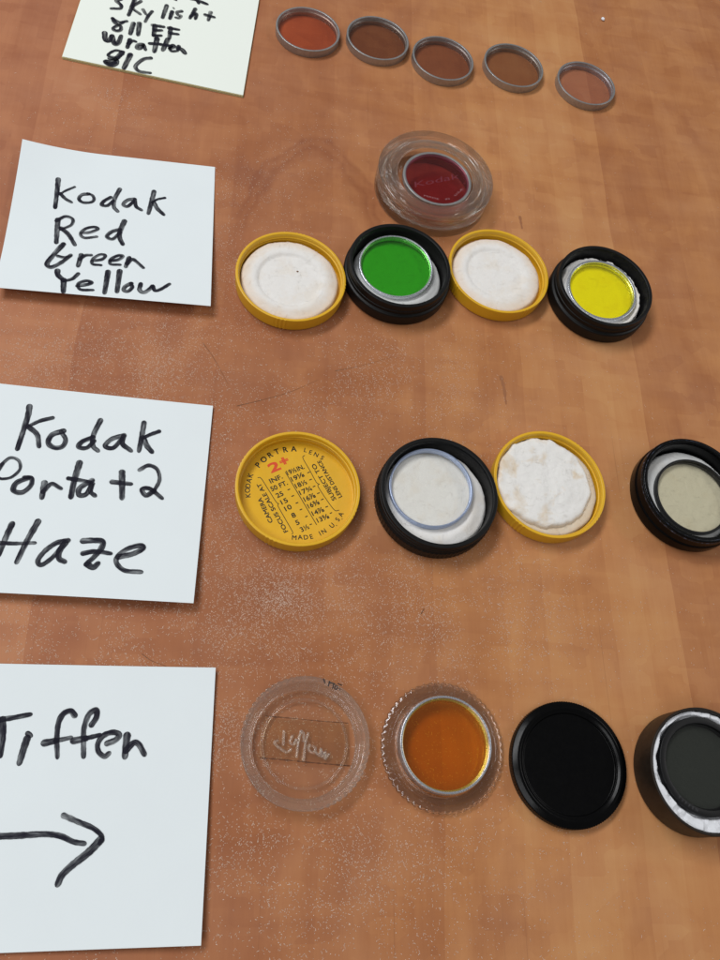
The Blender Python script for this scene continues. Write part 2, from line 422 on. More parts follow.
table_mark('grain_fleck', [(501, 377), (504, 388), (506, 403)], 1.5, .5, 'fleck')
table_mark('grain_fleck', [(520, 217), (522, 228)], 1.3, .5, 'fleck')

# ------------------------------------------------------------------ paper notes
def note_surface(TL, TR, BR, BL, zf):
    """TL.. are table-plane points (mm); zf(s, t) gives the lift of the sheet"""
    TL, TR, BR, BL = [Vector((p[0], p[1])) for p in (TL, TR, BR, BL)]
    def xy(s, t): return (TL*(1-s)+TR*s)*(1-t)+(BL*(1-s)+BR*s)*t
    def st(x, y):
        s = t = .5; P = Vector((x, y))
        for _ in range(6):
            d = P-xy(s, t); ds = (TR-TL)*(1-t)+(BR-BL)*t; dt = (BL-TL)*(1-s)+(BR-TR)*s
            det = ds.x*dt.y-ds.y*dt.x
            s += (d.x*dt.y-d.y*dt.x)/det; t += (ds.x*d.y-ds.y*d.x)/det
        return s, t
    return xy, lambda x, y: zf(*st(x, y))
def sheet(name, xy, zf, thick, mat, parent, n=28, wv=0.0):
    verts, faces = [], []
    for dz in (0, -thick):
        for j in range(n+1):
            for i in range(n+1):
                p = xy(i/n, j/n); verts.append((p.x, p.y, max(zf(i/n, j/n)+dz+(wv*noise.noise(Vector((p.x*.05, p.y*.05, 2)))), .015 if dz else .03)))
    N = (n+1)**2; ix = lambda i, j, k=0: k*N+j*(n+1)+i
    for j in range(n):
        for i in range(n):
            faces.append([ix(i, j+1), ix(i+1, j+1), ix(i+1, j), ix(i, j)])
            faces.append([ix(i, j, 1), ix(i+1, j, 1), ix(i+1, j+1, 1), ix(i, j+1, 1)])
    for i in range(n):
        faces += [[ix(i, 0), ix(i+1, 0), ix(i+1, 0, 1), ix(i, 0, 1)], [ix(i+1, n), ix(i, n), ix(i, n, 1), ix(i+1, n, 1)],
                  [ix(0, i+1), ix(0, i), ix(0, i, 1), ix(0, i+1, 1)], [ix(n, i), ix(n, i+1), ix(n, i+1, 1), ix(n, i, 1)]]
    return mesh_obj(name, verts, faces, mat, parent, 50)
def handwriting(parent, zxy, origin, scale, strokes, z0=.12):
    """strokes traced in a magnified view: origin + p/scale is the photo pixel"""
    rb = Ribbons()
    for w, pts in strokes:
        out = []
        for X, Y in pts:
            p = un(origin[0]+X/scale, origin[1]+Y/scale, 0)
            for _ in range(4): p = un(origin[0]+X/scale, origin[1]+Y/scale, zxy(p.x, p.y))
            out.append((p.x, p.y))
        rb.stroke(out, w*1.0, lambda x, y: zxy(x, y)+z0, .22, .12)
    return rb.build('handwriting', 'marker', parent)
def off(a, b, L):
    """the point L from a in the direction of b"""
    a, b = Vector((a[0], a[1])), Vector((b[0], b[1])); return a+(b-a).normalized()*L
W = 76.2
NG = 'handwritten paper notes'
# 1: pad
zt = 1.15
BL, BR = un(62.2, 56.5, zt), un(243, 95.3, zt)
TL = off(BL, un(80.6, 0, zt), W); TR = off(BR, un(259, 0, zt), W)
pad = thing('sticky_note_pad', 'pale yellow pad of sticky notes reading Skylight, 811EF, Wratten and 81C', 'note pad', (0, 0, 0), NG)
NPAD = 9
for k in range(NPAD):
    dx, dy = random.uniform(-.22, .22), random.uniform(-.30, .18)
    if k == NPAD-1: dx = dy = 0
    xy, zz = note_surface(*[(p[0]+dx, p[1]+dy) for p in (TL, TR, BR, BL)], lambda s, t: zt)
    top = k == NPAD-1; zk = .125*(k+1)
    sheet('paper_sheet', xy, (lambda z: (lambda s, t: z+(.10*t*t if z > 1.1 else 0)))(zk), .11, 'paper_pad' if top else 'paper_edge', pad, 10)
hw1 = [(2.0, [(545, -8), (580, 2), (590, 18)]), (2.0, [(590, 5), (640, 25)]), (1.5, [(445, -6), (455, 0)]),
       (2.0, [(125, -5), (98, 5), (112, 18), (128, 36), (118, 52), (70, 52)]),
       (2.2, [(208, 0), (172, 90)]), (1.8, [(245, 8), (196, 45), (240, 85)]), (1.7, [(258, 58), (275, 85)]), (1.8, [(312, 70), (290, 95), (272, 130)]),
       (2.2, [(400, 35), (376, 105)]), (2.2, [(432, 72), (420, 110)]), (1.0, [(440, 48), (444, 52)]),
       (1.7, [(490, 68), (462, 74), (470, 92), (486, 96), (474, 110), (456, 106)]),
       (2.0, [(572, 55), (540, 108)]), (1.9, [(545, 98), (570, 82), (580, 88), (572, 112)]),
       (2.0, [(664, 75), (650, 120)]), (2.0, [(632, 90), (682, 104)]),
       (1.6, [(160, 128), (118, 134), (78, 112)]), (1.9, [(76, 112), (92, 140), (124, 160), (122, 182), (96, 186), (78, 172), (102, 156), (140, 134)]),
       (2.4, [(200, 142), (182, 202)]), (2.4, [(236, 142), (228, 208)]),
       (2.4, [(330, 155), (322, 212)]), (2.0, [(316, 152), (380, 162)]), (1.9, [(330, 184), (368, 184)]), (2.0, [(322, 214), (364, 214)]),
       (2.3, [(424, 168), (416, 228)]), (1.9, [(412, 168), (470, 178)]), (1.9, [(424, 200), (466, 206)]),
       (2.5, [(28, 198), (32, 238), (52, 246), (72, 216)]), (2.5, [(72, 218), (86, 262), (108, 262), (126, 218)]),
       (2.3, [(180, 240), (164, 284)]), (1.9, [(172, 262), (196, 246), (212, 250)]),
       (2.0, [(258, 268), (232, 268), (220, 288), (242, 292), (260, 272), (272, 298)]),
       (2.6, [(342, 232), (326, 308)]), (2.0, [(300, 262), (362, 266)]), (2.5, [(406, 238), (378, 300)]), (2.0, [(366, 268), (424, 276)]),
       (1.9, [(420, 292), (446, 282), (436, 272), (418, 290), (430, 308), (462, 306)]),
       (2.2, [(472, 280), (468, 296)]), (2.5, [(474, 292), (492, 300), (508, 318)]),
       (1.5, [(140, 312), (96, 304), (62, 318), (50, 336), (104, 344), (138, 326)]), (2.4, [(132, 316), (98, 352), (66, 372), (32, 370), (60, 392), (96, 386), (98, 360), (60, 352)]),
       (2.4, [(60, 382), (88, 378)]),
       (2.6, [(182, 330), (144, 408)]), (2.0, [(304, 350), (262, 356), (222, 386), (214, 408), (238, 430), (298, 438)])]
handwriting(pad, lambda x, y: 1.22, (100, 0), 6.0, hw1)

# 2: Kodak Red Green Yellow; bottom edge lifted, top left corner curling up
def z2(s, t): return .25+(4.3*(1-s)+4.9*s)*t**1.7+3.4*max(0, 1-s/.42)**2*max(0, 1-t/.75)**1.3
TL, TR = un(22.4, 139, z2(0, 0)), un(215, 167, z2(1, 0)); BR, BL = un(210.6, 306, z2(1, 1)), un(-6, 287.3, z2(0, 1))
n2 = thing('sticky_note', 'white sticky note with curled corner reading Kodak Red Green Yellow', 'paper note', (0, 0, 0), NG)
xy, zz = note_surface(TL, TR, BR, BL, z2); sheet('paper_sheet', xy, z2, .11, 'paper', n2)
hw2a = [(2.3, [(94, 48), (88, 110), (78, 192)]), (1.3, [(178, 88), (130, 108), (102, 126)]), (1.9, [(104, 122), (130, 148), (160, 166)]),
        (1.8, [(252, 124), (216, 128), (200, 150), (222, 168), (262, 166), (278, 152), (270, 132), (246, 122)]),
        (2.0, [(364, 142), (330, 160), (318, 180), (346, 184), (376, 160)]), (2.2, [(410, 100), (384, 150), (380, 190), (398, 212)]),
        (2.0, [(484, 150), (450, 156), (428, 178), (450, 188), (480, 164)]), (2.0, [(488, 152), (494, 188), (520, 206)]),
        (2.4, [(586, 112), (572, 170), (558, 222)]), (1.4, [(642, 144), (604, 152), (580, 166)]), (2.3, [(584, 168), (604, 200), (634, 228)]),
        (2.4, [(92, 256), (88, 310), (84, 372)]), (1.7, [(84, 262), (130, 240), (168, 254), (160, 284), (108, 306)]), (2.2, [(108, 300), (146, 332), (178, 384)]),
        (1.7, [(212, 326), (262, 320), (298, 304), (276, 294), (232, 304), (208, 330), (230, 350), (290, 344)]),
        (2.0, [(410, 306), (366, 320), (344, 344), (374, 356), (412, 322)]), (2.5, [(434, 264), (412, 316), (410, 350), (424, 380)])]
hw2b = [(2.3, [(120, 48), (76, 96), (36, 148), (58, 166), (110, 142), (156, 106)]), (1.7, [(92, 110), (124, 116), (156, 110)]),
        (2.3, [(212, 104), (196, 158)]), (1.8, [(202, 126), (232, 106), (262, 104)]),
        (1.6, [(268, 134), (318, 126), (336, 106), (308, 102), (272, 124), (270, 150), (312, 156)]),
        (1.7, [(360, 134), (402, 128), (426, 110), (404, 106), (366, 124), (362, 150), (410, 154)]),
        (2.3, [(458, 118), (442, 162)]), (1.9, [(448, 148), (474, 126), (496, 138), (530, 168)]),
        (2.5, [(90, 184), (92, 206), (120, 232)]), (1.9, [(196, 200), (166, 226), (122, 238)]), (2.6, [(122, 232), (120, 290)]),
        (1.8, [(192, 262), (240, 256), (266, 246), (240, 236), (198, 250), (206, 280), (270, 284)]),
        (2.5, [(350, 190), (332, 296)]), (2.5, [(410, 186), (396, 290)]),
        (2.0, [(470, 250), (440, 264), (430, 284), (452, 290), (474, 270), (468, 250)]),
        (2.0, [(518, 252), (512, 284), (536, 296), (566, 276), (580, 262), (590, 286), (620, 280), (664, 254)])]
def multi(parent, zxy, sets):
    rb = Ribbons()
    for origin, scale, strokes in sets:
        for w, pts in strokes:
            out = []
            for X, Y in pts:
                a, b = origin[0]+X/scale, origin[1]+Y/scale
                p = un(a, b, 0)
                for _ in range(4): p = un(a, b, zxy(p.x, p.y))
                out.append((p.x, p.y))
            rb.stroke(out, w*1.0, lambda x, y: zxy(x, y)+.12, .22, .12)
    rb.build('handwriting', 'marker', parent)
multi(n2, zz, [((40, 170), 5.143, [(w*.88, p) for w, p in hw2a]), ((40, 235), 5.143, [(w*.88, p) for w, p in hw2b])])
# 3: Kodak Porta +2 Haze
def z3(s, t): return .25+.5*math.sin(PI*s)*t+(3.0*(1-s)+4.2*s)*t**1.8+.9*s*s*(1-t)
TR, BR = un(213, 405.8, z3(1, 0)), un(193.5, 603.2, z3(1, 1))
TL, BL = off(TR, un(0, 383.4, z3(.3, 0)), W), off(BR, un(0, 592.6, z3(.3, 1)), W)
n3 = thing('sticky_note', 'white sticky note reading Kodak Porta +2 Haze', 'paper note', (0, 0, 0), NG)
xy, zz = note_surface(TL, TR, BR, BL, z3); sheet('paper_sheet', xy, z3, .11, 'paper', n3)
hw3a = [(2.1, [(118, 46), (110, 90), (70, 214)]), (1.6, [(210, 92), (160, 104), (112, 126)]), (2.0, [(112, 126), (148, 158), (156, 204)]),
        (2.0, [(254, 144), (208, 160), (193, 192), (218, 211), (250, 206), (262, 178), (246, 150)]),
        (1.9, [(372, 170), (330, 186), (314, 208), (346, 212), (376, 186)]), (2.0, [(402, 102), (374, 160), (372, 204), (390, 222)]),
        (1.9, [(496, 162), (448, 176), (420, 204), (452, 212), (488, 176)]), (2.0, [(494, 166), (490, 196), (522, 222)]),
        (2.0, [(576, 112), (568, 160), (556, 222)]), (1.6, [(636, 146), (598, 160), (574, 172)]), (2.2, [(572, 172), (588, 204), (606, 226)]),
        (1.2, [(4, 280), (40, 252), (74, 262), (80, 296), (48, 328), (10, 336), (-10, 330)]), (1.2, [(-4, 300), (12, 276)]),
        (1.9, [(112, 332), (66, 352), (54, 382), (88, 390), (122, 364), (126, 334), (100, 330)]),
        (2.2, [(178, 352), (168, 408)]), (1.7, [(172, 388), (206, 356), (242, 374)]),
        (2.3, [(318, 272), (298, 340), (284, 406)]), (1.6, [(274, 334), (360, 348)]), (1.9, [(368, 342), (320, 372), (316, 400), (346, 396), (370, 352), (362, 386), (378, 402)]),
        (2.3, [(488, 310), (488, 410)]), (1.8, [(448, 348), (522, 356)]),
        (1.5, [(558, 300), (594, 282), (628, 298), (638, 340), (616, 384)]), (1.8, [(616, 384), (584, 402), (568, 378), (600, 376), (646, 412)])]
hw3b = [(2.1, [(48, 76), (22, 134), (-6, 200)]), (2.1, [(152, 66), (108, 144), (68, 226)]), (1.5, [(-4, 152), (60, 154), (138, 152)]),
        (1.8, [(272, 142), (226, 152), (180, 184), (152, 222), (166, 240), (214, 206), (258, 150)]), (2.1, [(262, 150), (238, 184), (236, 214), (256, 226)]),
        (2.1, [(332, 144), (372, 142), (410, 146), (406, 172), (376, 208), (346, 236)]), (1.8, [(332, 194), (380, 186), (440, 194)]), (2.2, [(350, 238), (372, 250), (390, 236)]),
        (1.9, [(472, 208), (530, 196), (572, 174), (560, 162), (510, 176), (472, 204), (466, 232), (498, 262), (562, 268)])]
multi(n3, zz, [((0, 395), 4.0, hw3a), ((0, 505), 4.0, hw3b)])
# 4: Tiffen with arrow
def z4(s, t): return .30+.45*math.sin(PI*s)*math.sin(PI*min(1, t*1.1))+.7*(1-t)**6+(.6+1.6*s)*t**1.5+.8*s**3
TR, BR = un(215.7, 667.6, z4(1, 0)), un(201, 945.6, z4(1, 1))
TL, BL = off(TR, un(0, 663.6, z4(.3, 0)), W), off(BR, un(0, 953, z4(.3, 1)), W)
n4 = thing('sticky_note', 'white sticky note reading Tiffen above a hand drawn arrow', 'paper note', (0, 0, 0), NG)
xy, zz = note_surface(TL, TR, BR, BL, z4); sheet('paper_sheet', xy, z4, .11, 'paper', n4)
hw4 = [(1.7, [(-8, 112), (60, 102), (134, 88)]), (2.0, [(12, 110), (12, 190), (2, 270)]),
       (2.2, [(122, 196), (104, 250), (88, 302)]), (1.7, [(126, 174), (136, 182)]),
       (1.8, [(336, 92), (318, 72), (286, 84), (264, 124), (256, 190), (258, 276)]), (2.2, [(200, 216), (250, 206)]), (1.5, [(250, 206), (318, 192)]),
       (1.8, [(412, 134), (434, 100), (432, 68), (400, 88), (378, 150), (376, 210), (376, 274)]), (2.2, [(332, 206), (384, 196)]), (1.5, [(384, 196), (448, 180)]),
       (1.8, [(482, 218), (520, 202), (536, 178), (506, 168), (464, 184), (440, 220), (444, 256), (470, 276), (488, 264)]),
       (2.2, [(572, 182), (566, 230), (562, 274)]), (2.0, [(566, 250), (600, 216), (624, 222), (648, 264)]),
       (1.8, [(-8, 636), (90, 632), (200, 626), (270, 634), (330, 660), (376, 668)]),
       (1.6, [(286, 542), (350, 570), (420, 600), (458, 636), (450, 664)]), (2.3, [(452, 652), (400, 706), (320, 770), (278, 812), (262, 846)])]
multi(n4, zz, [((0, 695), 4.5, hw4)])

# ------------------------------------------------------------------ filters
def filter_parts(t, glass, metal='aluminium', R=15.2, h=2.4, lip=.85, recess=.9, knurl=False, ledge=.5):
    ri = R-lip
    prof = rounded([(R, 0), (R, h), (ri, h), (ri, h-recess-.2), (ri-ledge, h-recess-.25), (ri-ledge, 0)], .16, 3)
    md = (lambda a, r, z: r-(.13*(1+math.cos(a*110))/2 if r > R-.05 and .25 < z < h-.25 else 0)) if knurl else None
    if knurl:
        prof = rounded([(R-.1, 0), (R, .3), (R, h-.9), (R-.25, h-.6), (R-.25, h), (ri, h), (ri, h-recess-.2), (ri-ledge, h-recess-.25), (ri-ledge, 0)], .14, 3)
    lathe('metal_ring', prof, metal, t, 440 if knurl else 160, md)
    zg = h-recess
    return lathe('glass', [(0, zg-1.0), (ri-.05, zg-1.0), (ri-.05, zg), (0, zg)], glass, t, 96, closed=False, smooth=10)
FG = 'small round filters in a row by themselves'
for (cx, cy, g, label) in [(308.2, 28.6, 'g_orange', 'bright orange red round glass filter in a grey metal ring'),
                           (378, 37.6, 'g_brown_a', 'dark brown filter beside the orange red one, grey metal ring'),
                           (443.3, 57.8, 'g_brown_b', 'reddish brown filter in the middle of the row of five bare filters'),
                           (514, 64.8, 'g_brown_c', 'yellowish brown filter next to the pale pink one, grey metal ring'),
                           (586.6, 82.8, 'g_pink', 'pale pink round glass filter in a grey metal ring')]:
    t = thing('lens_filter', label, 'filter', un(cx, cy, 3.7)-Vector((0, 0, 3.7)), FG, (0, 0, random.uniform(0, 6)))
    filter_parts(t, g, h=3.7, recess=1.25)

# ------------------------------------------------------------------ yellow lids
def ribs(groups, amp=.14, freq=90, half=.14):
    def md(a, r, z):
        if r < 21.0: return r
        for g in groups:
            d = (a-g+PI) % (2*PI)-PI
            if abs(d) < half: return r+amp*math.cos(d*freq)*min(1, (half-abs(d))*20)
        return r
    return md
def yellow_lid(label, px, groups, a0=0.0):
    LH = 6.6; c = un(*px, LH); c.z = 0
    t = thing('screw_lid', label, 'lid', c, 'yellow plastic lids')
    prof = rounded([(0, 0), (21.0, 0), (21.5, .7), (21.65, LH), (20.6, LH), (20.3, LH-.8), (20.2, 1.15), (0, 1.1)], .28, 4, False)
    lathe('shell', prof, 'yellow_plastic', t, 360, ribs(groups), closed=False)
    thread('screw_thread', 20.27, 3.4, 5.0, 1.25, .42, 'yellow_plastic', t, a0)
    return t, c
def cotton(name, label, loc, R, zf, mat, cat='cotton pad', group='cotton pads', rj=.25, edge=1.1, rings=34, seg=120, seed=0, rot=(0, 0, 0), fuzz=110):
    """cotton disc: a soft edged polar sheet with thickness"""
    verts, faces = [], []
    for i in range(rings+1):
        q = i/rings
        for k in range(seg):
            a = 2*PI*k/seg
            rr = R*(1+rj/R*noise.noise(Vector((math.cos(a)*3, math.sin(a)*3, seed)))*1.5+rj/R*.6*noise.noise(Vector((math.cos(a)*11, math.sin(a)*11, seed+4))))
            r = rr*q; x, y = r*math.cos(a), r*math.sin(a)
            fall = max(0, (r-(rr-edge))/edge)
            verts.append((x, y, zf(x, y, q, a)*(1-.85*fall**2.2)))
    base = len(verts)
    for k in range(seg):
        a = 2*PI*k/seg; v = verts[rings*seg+k]; verts.append((v[0]*.985, v[1]*.985, 0))
    for i in range(rings):
        for k in range(seg):
            j = (k+1) % seg; faces.append([i*seg+k, (i+1)*seg+k, (i+1)*seg+j, i*seg+j])
    for k in range(seg):
        j = (k+1) % seg; faces.append([rings*seg+k, base+k, base+j, rings*seg+j])
    faces.append([base+k for k in range(seg)][::-1])
    o = mesh_obj(name, verts, faces, mat, None, 70, loc=loc); o.rotation_euler = rot
    fv, ff = [], []                          # loose fibres standing off the cotton
    for _ in range(fuzz):
        r = R*math.sqrt(random.uniform(.02, 1.0)); a = random.uniform(0, 2*PI); d = random.uniform(0, 2*PI); cv = random.gauss(0, .55); L_ = random.uniform(1.2, 4.0)
        x, y = r*math.cos(a), r*math.sin(a); w = random.uniform(.025, .05); b = len(fv); n = 6
        for k in range(n+1):
            q = min(1.0, math.hypot(x, y)/R); z = zf(x, y, q, math.atan2(y, x))*(1-.85*max(0, (q*R-(R-edge))/edge)**2.2)+.06+.22*math.sin(PI*k/n)
            if q >= 1.0: z = max(z, .4)
            fv += [(x-math.sin(d)*w, y+math.cos(d)*w, z), (x+math.sin(d)*w, y-math.cos(d)*w, z)]
            if math.hypot(x+math.cos(d)*L_/n, y+math.sin(d)*L_/n) > R+.25: d += PI*.6
            x += math.cos(d)*L_/n; y += math.sin(d)*L_/n; d += cv
        ff += [[b+2*k, b+2*k+1, b+2*k+3, b+2*k+2] for k in range(n)]
    if fuzz: mesh_obj('loose_fibres', fv, ff, mat, o, None)['kind'] = 'stuff'
    return tag(o, label, cat, group)
def nz(x, y, s, seed): return noise.fractal(Vector((x*s, y*s, seed)), 1.0, 2.0, 4)
def sstep(a, b, x):
    t = min(1, max(0, (x-a)/(b-a))); return t*t*(3-2*t)
def pressed(h, rin, depth, seed, cx=0.0, cy=0.0, lump=.16):
    """pad with the round dent that a filter pressed into it"""
    def f(x, y, q, a):
        d = math.hypot(x-cx, y-cy)
        z = h-depth*(1-sstep(rin-.7, rin+.3, d))+.25*math.exp(-((d-rin-1.6)/1.3)**2)-.75*sstep(.76, 1, q)
        return z+lump*nz(x, y, .22, seed)+.05*nz(x, y, 1.2, seed)
    return f
def dirs(deg): return [math.radians(d) for d in deg]
lidC, c = yellow_lid('yellow lid holding a round white pad with a brown speck', (291.4, 275.2), dirs([262, 82, 172, 352]), 1.0)
pC = cotton('cotton_pad', 'white pad with a ring dent and brown speck inside yellow lid', c+Vector((-.2, -.1, 1.12)), 19.6, pressed(3.6, 12.6, .75, 3, -.3, -.4), 'cotton_rim', seed=1)
p = un(297.5, 271.5, 4.1)-c-Vector((-.2, -.1, 1.12))
mesh_obj('brown_speck', [(p.x+.42*math.cos(a)*(1+.3*math.sin(3*a)), p.y+.36*math.sin(a), 3.03) for a in [k*PI/6 for k in range(12)]]+[(p.x, p.y, 3.18)],
         [[k, (k+1) % 12, 12] for k in range(12)], 'spot', pC, 60)
lidD, c = yellow_lid('yellow lid with plain white pad between the green and yellow filter cases', (499.2, 270), dirs([300, 120, 210, 30]), 2.5)
cotton('cotton_pad', 'white pad with a faint ring dent, in the lid touching the green filter case', c+Vector((-.3, 0, 1.12)), 19.5, pressed(3.3, 12.4, .55, 9, -.6, .3), 'cotton_rim', seed=5)
lidF, c = yellow_lid('yellow lid stuffed with thick stained cotton', (550.3, 483), dirs([232, 52, 142, 322]), 4.0)
cotton('cotton_pad', 'flat beige cotton layer under the thick stained wad', c+Vector((0, 0, 1.12)), 19.9, lambda x, y, q, a: 2.4+.15*nz(x, y, .3, 2), 'cotton_edge', seed=21, rj=.2)
def wad(x, y, q, a):
    return 2.6+.55*nz(x, y, .10, 6)+.26*nz(x, y, .30, 8)+.08*nz(x, y, 1.2, 1)-.5*q**3
cotton('cotton_wad', 'thick fluffy white cotton with brown stains in a yellow lid', c+Vector((-1.5, 1.3, 3.2)), 18.3, wad, 'cotton_stained', 'cotton', 'cotton pads', rj=.9, edge=1.4, seed=33)
# --- lid with the printed distance table
lidE, c = yellow_lid('yellow lid printed inside with a lens distance table and red 2+', (298.5, 487), dirs([246, 66, 156, 336]), .4)
L = Letters(); LR = Letters(); ZT = 1.16
S, OX, OY = 720/140, 230, 420
q = lambda X, Y: un(OX+X/S, OY+Y/S, ZT)-c
def arc_text(items, hgt, inward=False, wide=1.0, bold=.0):
    for ch, X, Y in items:
        p = q(X, Y); r = math.atan2(p.y, p.x)
        L.char(ch, p, r+(PI/2 if inward else -PI/2), hgt, ZT, wide, bold)
arc_text([('K', 93, 388), ('O', 90, 362), ('D', 93, 338), ('A', 98, 312), ('K', 105, 285)], 1.75, bold=.07)
arc_text([('P', 145, 232), ('O', 173, 204), ('R', 206, 180), ('T', 240, 163), ('R', 284, 153), ('A', 327, 149)], 2.05, bold=.13)
arc_text([('L', 388, 155), ('E', 414, 166), ('N', 443, 178), ('S', 474, 194)], 1.65, bold=.07)
arc_text([('M', 330, 605), ('A', 360, 603), ('D', 390, 603), ('E', 418, 600), ('I', 462, 584), ('N', 482, 573), ('U', 524, 543), ('.', 540, 537), ('S', 553, 512), ('.', 568, 505), ('A', 570, 486)], 1.65, True, bold=.08)
def row(txt, A, B, h=1.75, bold=.10): L.put(txt, q(*A), q(*B), h, ZT, bold)
for txt, A, B in [('INF.', (210, 327), (272, 300)), ('50 FT.', (216, 368), (298, 332)), ('25', (244, 402), (277, 387)), ('15', (268, 436), (300, 421)),
                  ('10', (288, 470), (320, 455)), ('8', (323, 505), (341, 497)), ('5', (344, 542), (360, 535)), ('3½', (369, 577), (409, 558)),
                  ('19½IN.', (298, 284), (384, 250)), ('19⅛', (321, 317), (384, 290)), ('18½', (342, 352), (398, 328)), ('17¾', (363, 387), (424, 361)),
                  ('16⅞', (386, 421), (442, 397)), ('16⅜', (406, 456), (462, 432)), ('14⅞', (428, 494), (486, 470)), ('13⅝', (453, 529), (512, 505))]:
    row(txt, A, B)
for A, B in [((300, 368), (312, 363)), ((320, 401), (332, 396)), ((342, 437), (354, 432)), ((363, 471), (374, 466)), ((391, 507), (402, 502)), ((414, 547), (424, 543)),
             ((402, 280), (414, 275)), ((412, 317), (424, 312)), ((430, 352), (442, 347)), ((452, 387), (464, 382)), ((472, 419), (484, 414)), ((495, 457), (507, 452)), ((518, 489), (528, 484))]:
    row('-', A, B, 1.9, .1)
row('CAMERA', (222, 524), (162, 398), 1.5); row('FOCUS SCALE AT', (300, 572), (157, 324), 1.5)
row('SUBJECT TO', (548, 408), (438, 224), 1.55); row('LENS DISTANCE', (578, 394), (466, 206), 1.45)
L.build('printed_table', 'print_black', lidE)
rb = Ribbons(); zl = lambda x, y: ZT
for w, pts in [(.26, [(285, 268), (445, 538)]), (.24, [(143, 297), (160, 300), (200, 362), (238, 422), (252, 430), (246, 440), (285, 510), (322, 576), (318, 586)]),
               (.24, [(384, 182), (375, 196), (410, 258), (444, 320), (460, 330), (452, 340), (490, 400), (536, 462), (560, 464)])]:
    rb.stroke([q(*p) for p in pts], w, zl)
rb.build('printed_bracket', 'print_black', lidE)
LR.put('2', q(212, 275), q(262, 254), 3.5, ZT, .32); LR.put('+', q(268, 243), q(304, 229), 3.5, ZT, .55)
LR.build('printed_number', 'print_red', lidE)

# ------------------------------------------------------------------ black cases
def black_case(label, px, zt, rim, body, hb, mat='black_plastic', ribbed=False, floor=2.2, wall=1.5, a0=0.0, thr=True, chip=0):
    c = un(*px, zt); c.z = 0
    t = thing('filter_case', label, 'case', c, 'round black filter cases')
    prof = rounded([(0, 0), (body-.8, 0), (body-.1, .7), (body, hb-.5), (body-.3, hb), (rim+.05, hb+.25), (rim, zt), (rim-wall, zt), (rim-wall-.25, zt-.9), (rim-wall-.35, floor), (0, floor)], .35, 4, False)
    md = None
    if ribbed:
        md = lambda a, r, z: r+(.22*(abs(math.sin(a*44))-.5) if r > body-.35 and .8 < z < hb-.2 else 0)
    lathe('body', prof, mat, t, 528 if ribbed else 160, md, closed=False)
    if thr: thread('screw_thread', rim-.02, hb+.9, zt-1.2, 1.3, .36, mat, t, a0)
    return t, c
def place_filter(label, px, z, glass, metal, tilt=(0, 0), group='filters lying in cases', **kw):
    h = kw.get('h', 2.4); p = un(*px, z+h); p.z = z
    t = thing('lens_filter', label, 'filter', p, group, (math.radians(tilt[0]), math.radians(tilt[1]), 0))
    g = filter_parts(t, glass, metal, **kw); return t, p
# green
_, c = black_case('black threaded case holding the green filter', (400.5, 264.3), 10.8, 20.8, 22.0, 5.8, a0=2.0)
cotton('cotton_pad', 'grey white pad under the green filter', c+Vector((0, 0, 2.25)), 18.6, pressed(2.6, 15.4, .3, 14, -2, 1), 'cotton_grey', seed=7)
place_filter('green glass filter in a bright ring, lying in a black case', (396.5, 265.6), 4.9, 'g_green', 'bright_metal', (2.5, -2.5), lip=.75, recess=.55, h=2.2)
# yellow
_, c = black_case('black threaded case holding the yellow filter', (606, 285), 10.8, 20.8, 22.0, 5.8, a0=.5)
cotton('cotton_pad', 'torn white pad around the yellow filter', c+Vector((0, 0, 2.25)), 18.5, lambda x, y, q, a: 2.3+1.7*sstep(.84, .93, q)+(.08+.6*sstep(.82, .9, q))*nz(x, y, .5, 3), 'cotton', rj=.6, seed=17)
place_filter('bright yellow glass filter in a silver ring, lying in a black case', (602.5, 289.5), 4.9, 'g_yellow', 'bright_metal', (2, -2), lip=1.0, recess=.9, h=2.4)
# clear portra lens
_, c = black_case('black case with ribbed sides beside the printed lid', (440, 491.2), 10.0, 21.3, 21.9, 5.6, ribbed=True, floor=2.0, wall=1.6, a0=3.3)
cotton('cotton_pad', 'grey white cotton pad under the clear lens with bluish ring', c+Vector((0, 0, 2.05)), 19.2, pressed(2.4, 15.0, .2, 24, -2.5, .3), 'cotton', seed=27)
place_filter('clear glass lens in a thin bluish ring on white cotton', (431.7, 487), 4.6, 'g_clear', 'blue_metal', (2.0, -2.5), lip=.75, recess=.5, h=2.4, ledge=.1)
# haze
_, c = black_case('glossy black case with scuffed rim holding the hazy filter', (696, 489), 10.0, 21.4, 22.0, 5.4, 'black_gloss', floor=2.0, wall=2.0, thr=False)
lathe('scuffed_glint_bevel', rounded([(21.42, 8.7), (21.62, 8.85), (21.6, 9.15), (20.75, 10.0), (20.55, 10.06), (20.4, 9.6)], .12, 2), 'scuffed', _, 200)
cotton('cotton_pad', 'white cotton pad around the black ringed hazy filter', c+Vector((0, 0, 2.05)), 18.8, lambda x, y, q, a: 2.4+.2*nz(x, y, .3, 5), 'cotton_grey', seed=37)
place_filter('hazy beige filter in a black ring on white cotton', (694.3, 495.5), 4.5, 'g_haze', 'black_metal', (1.5, -1.5), lip=.75, recess=.8, h=2.6, ledge=.3)

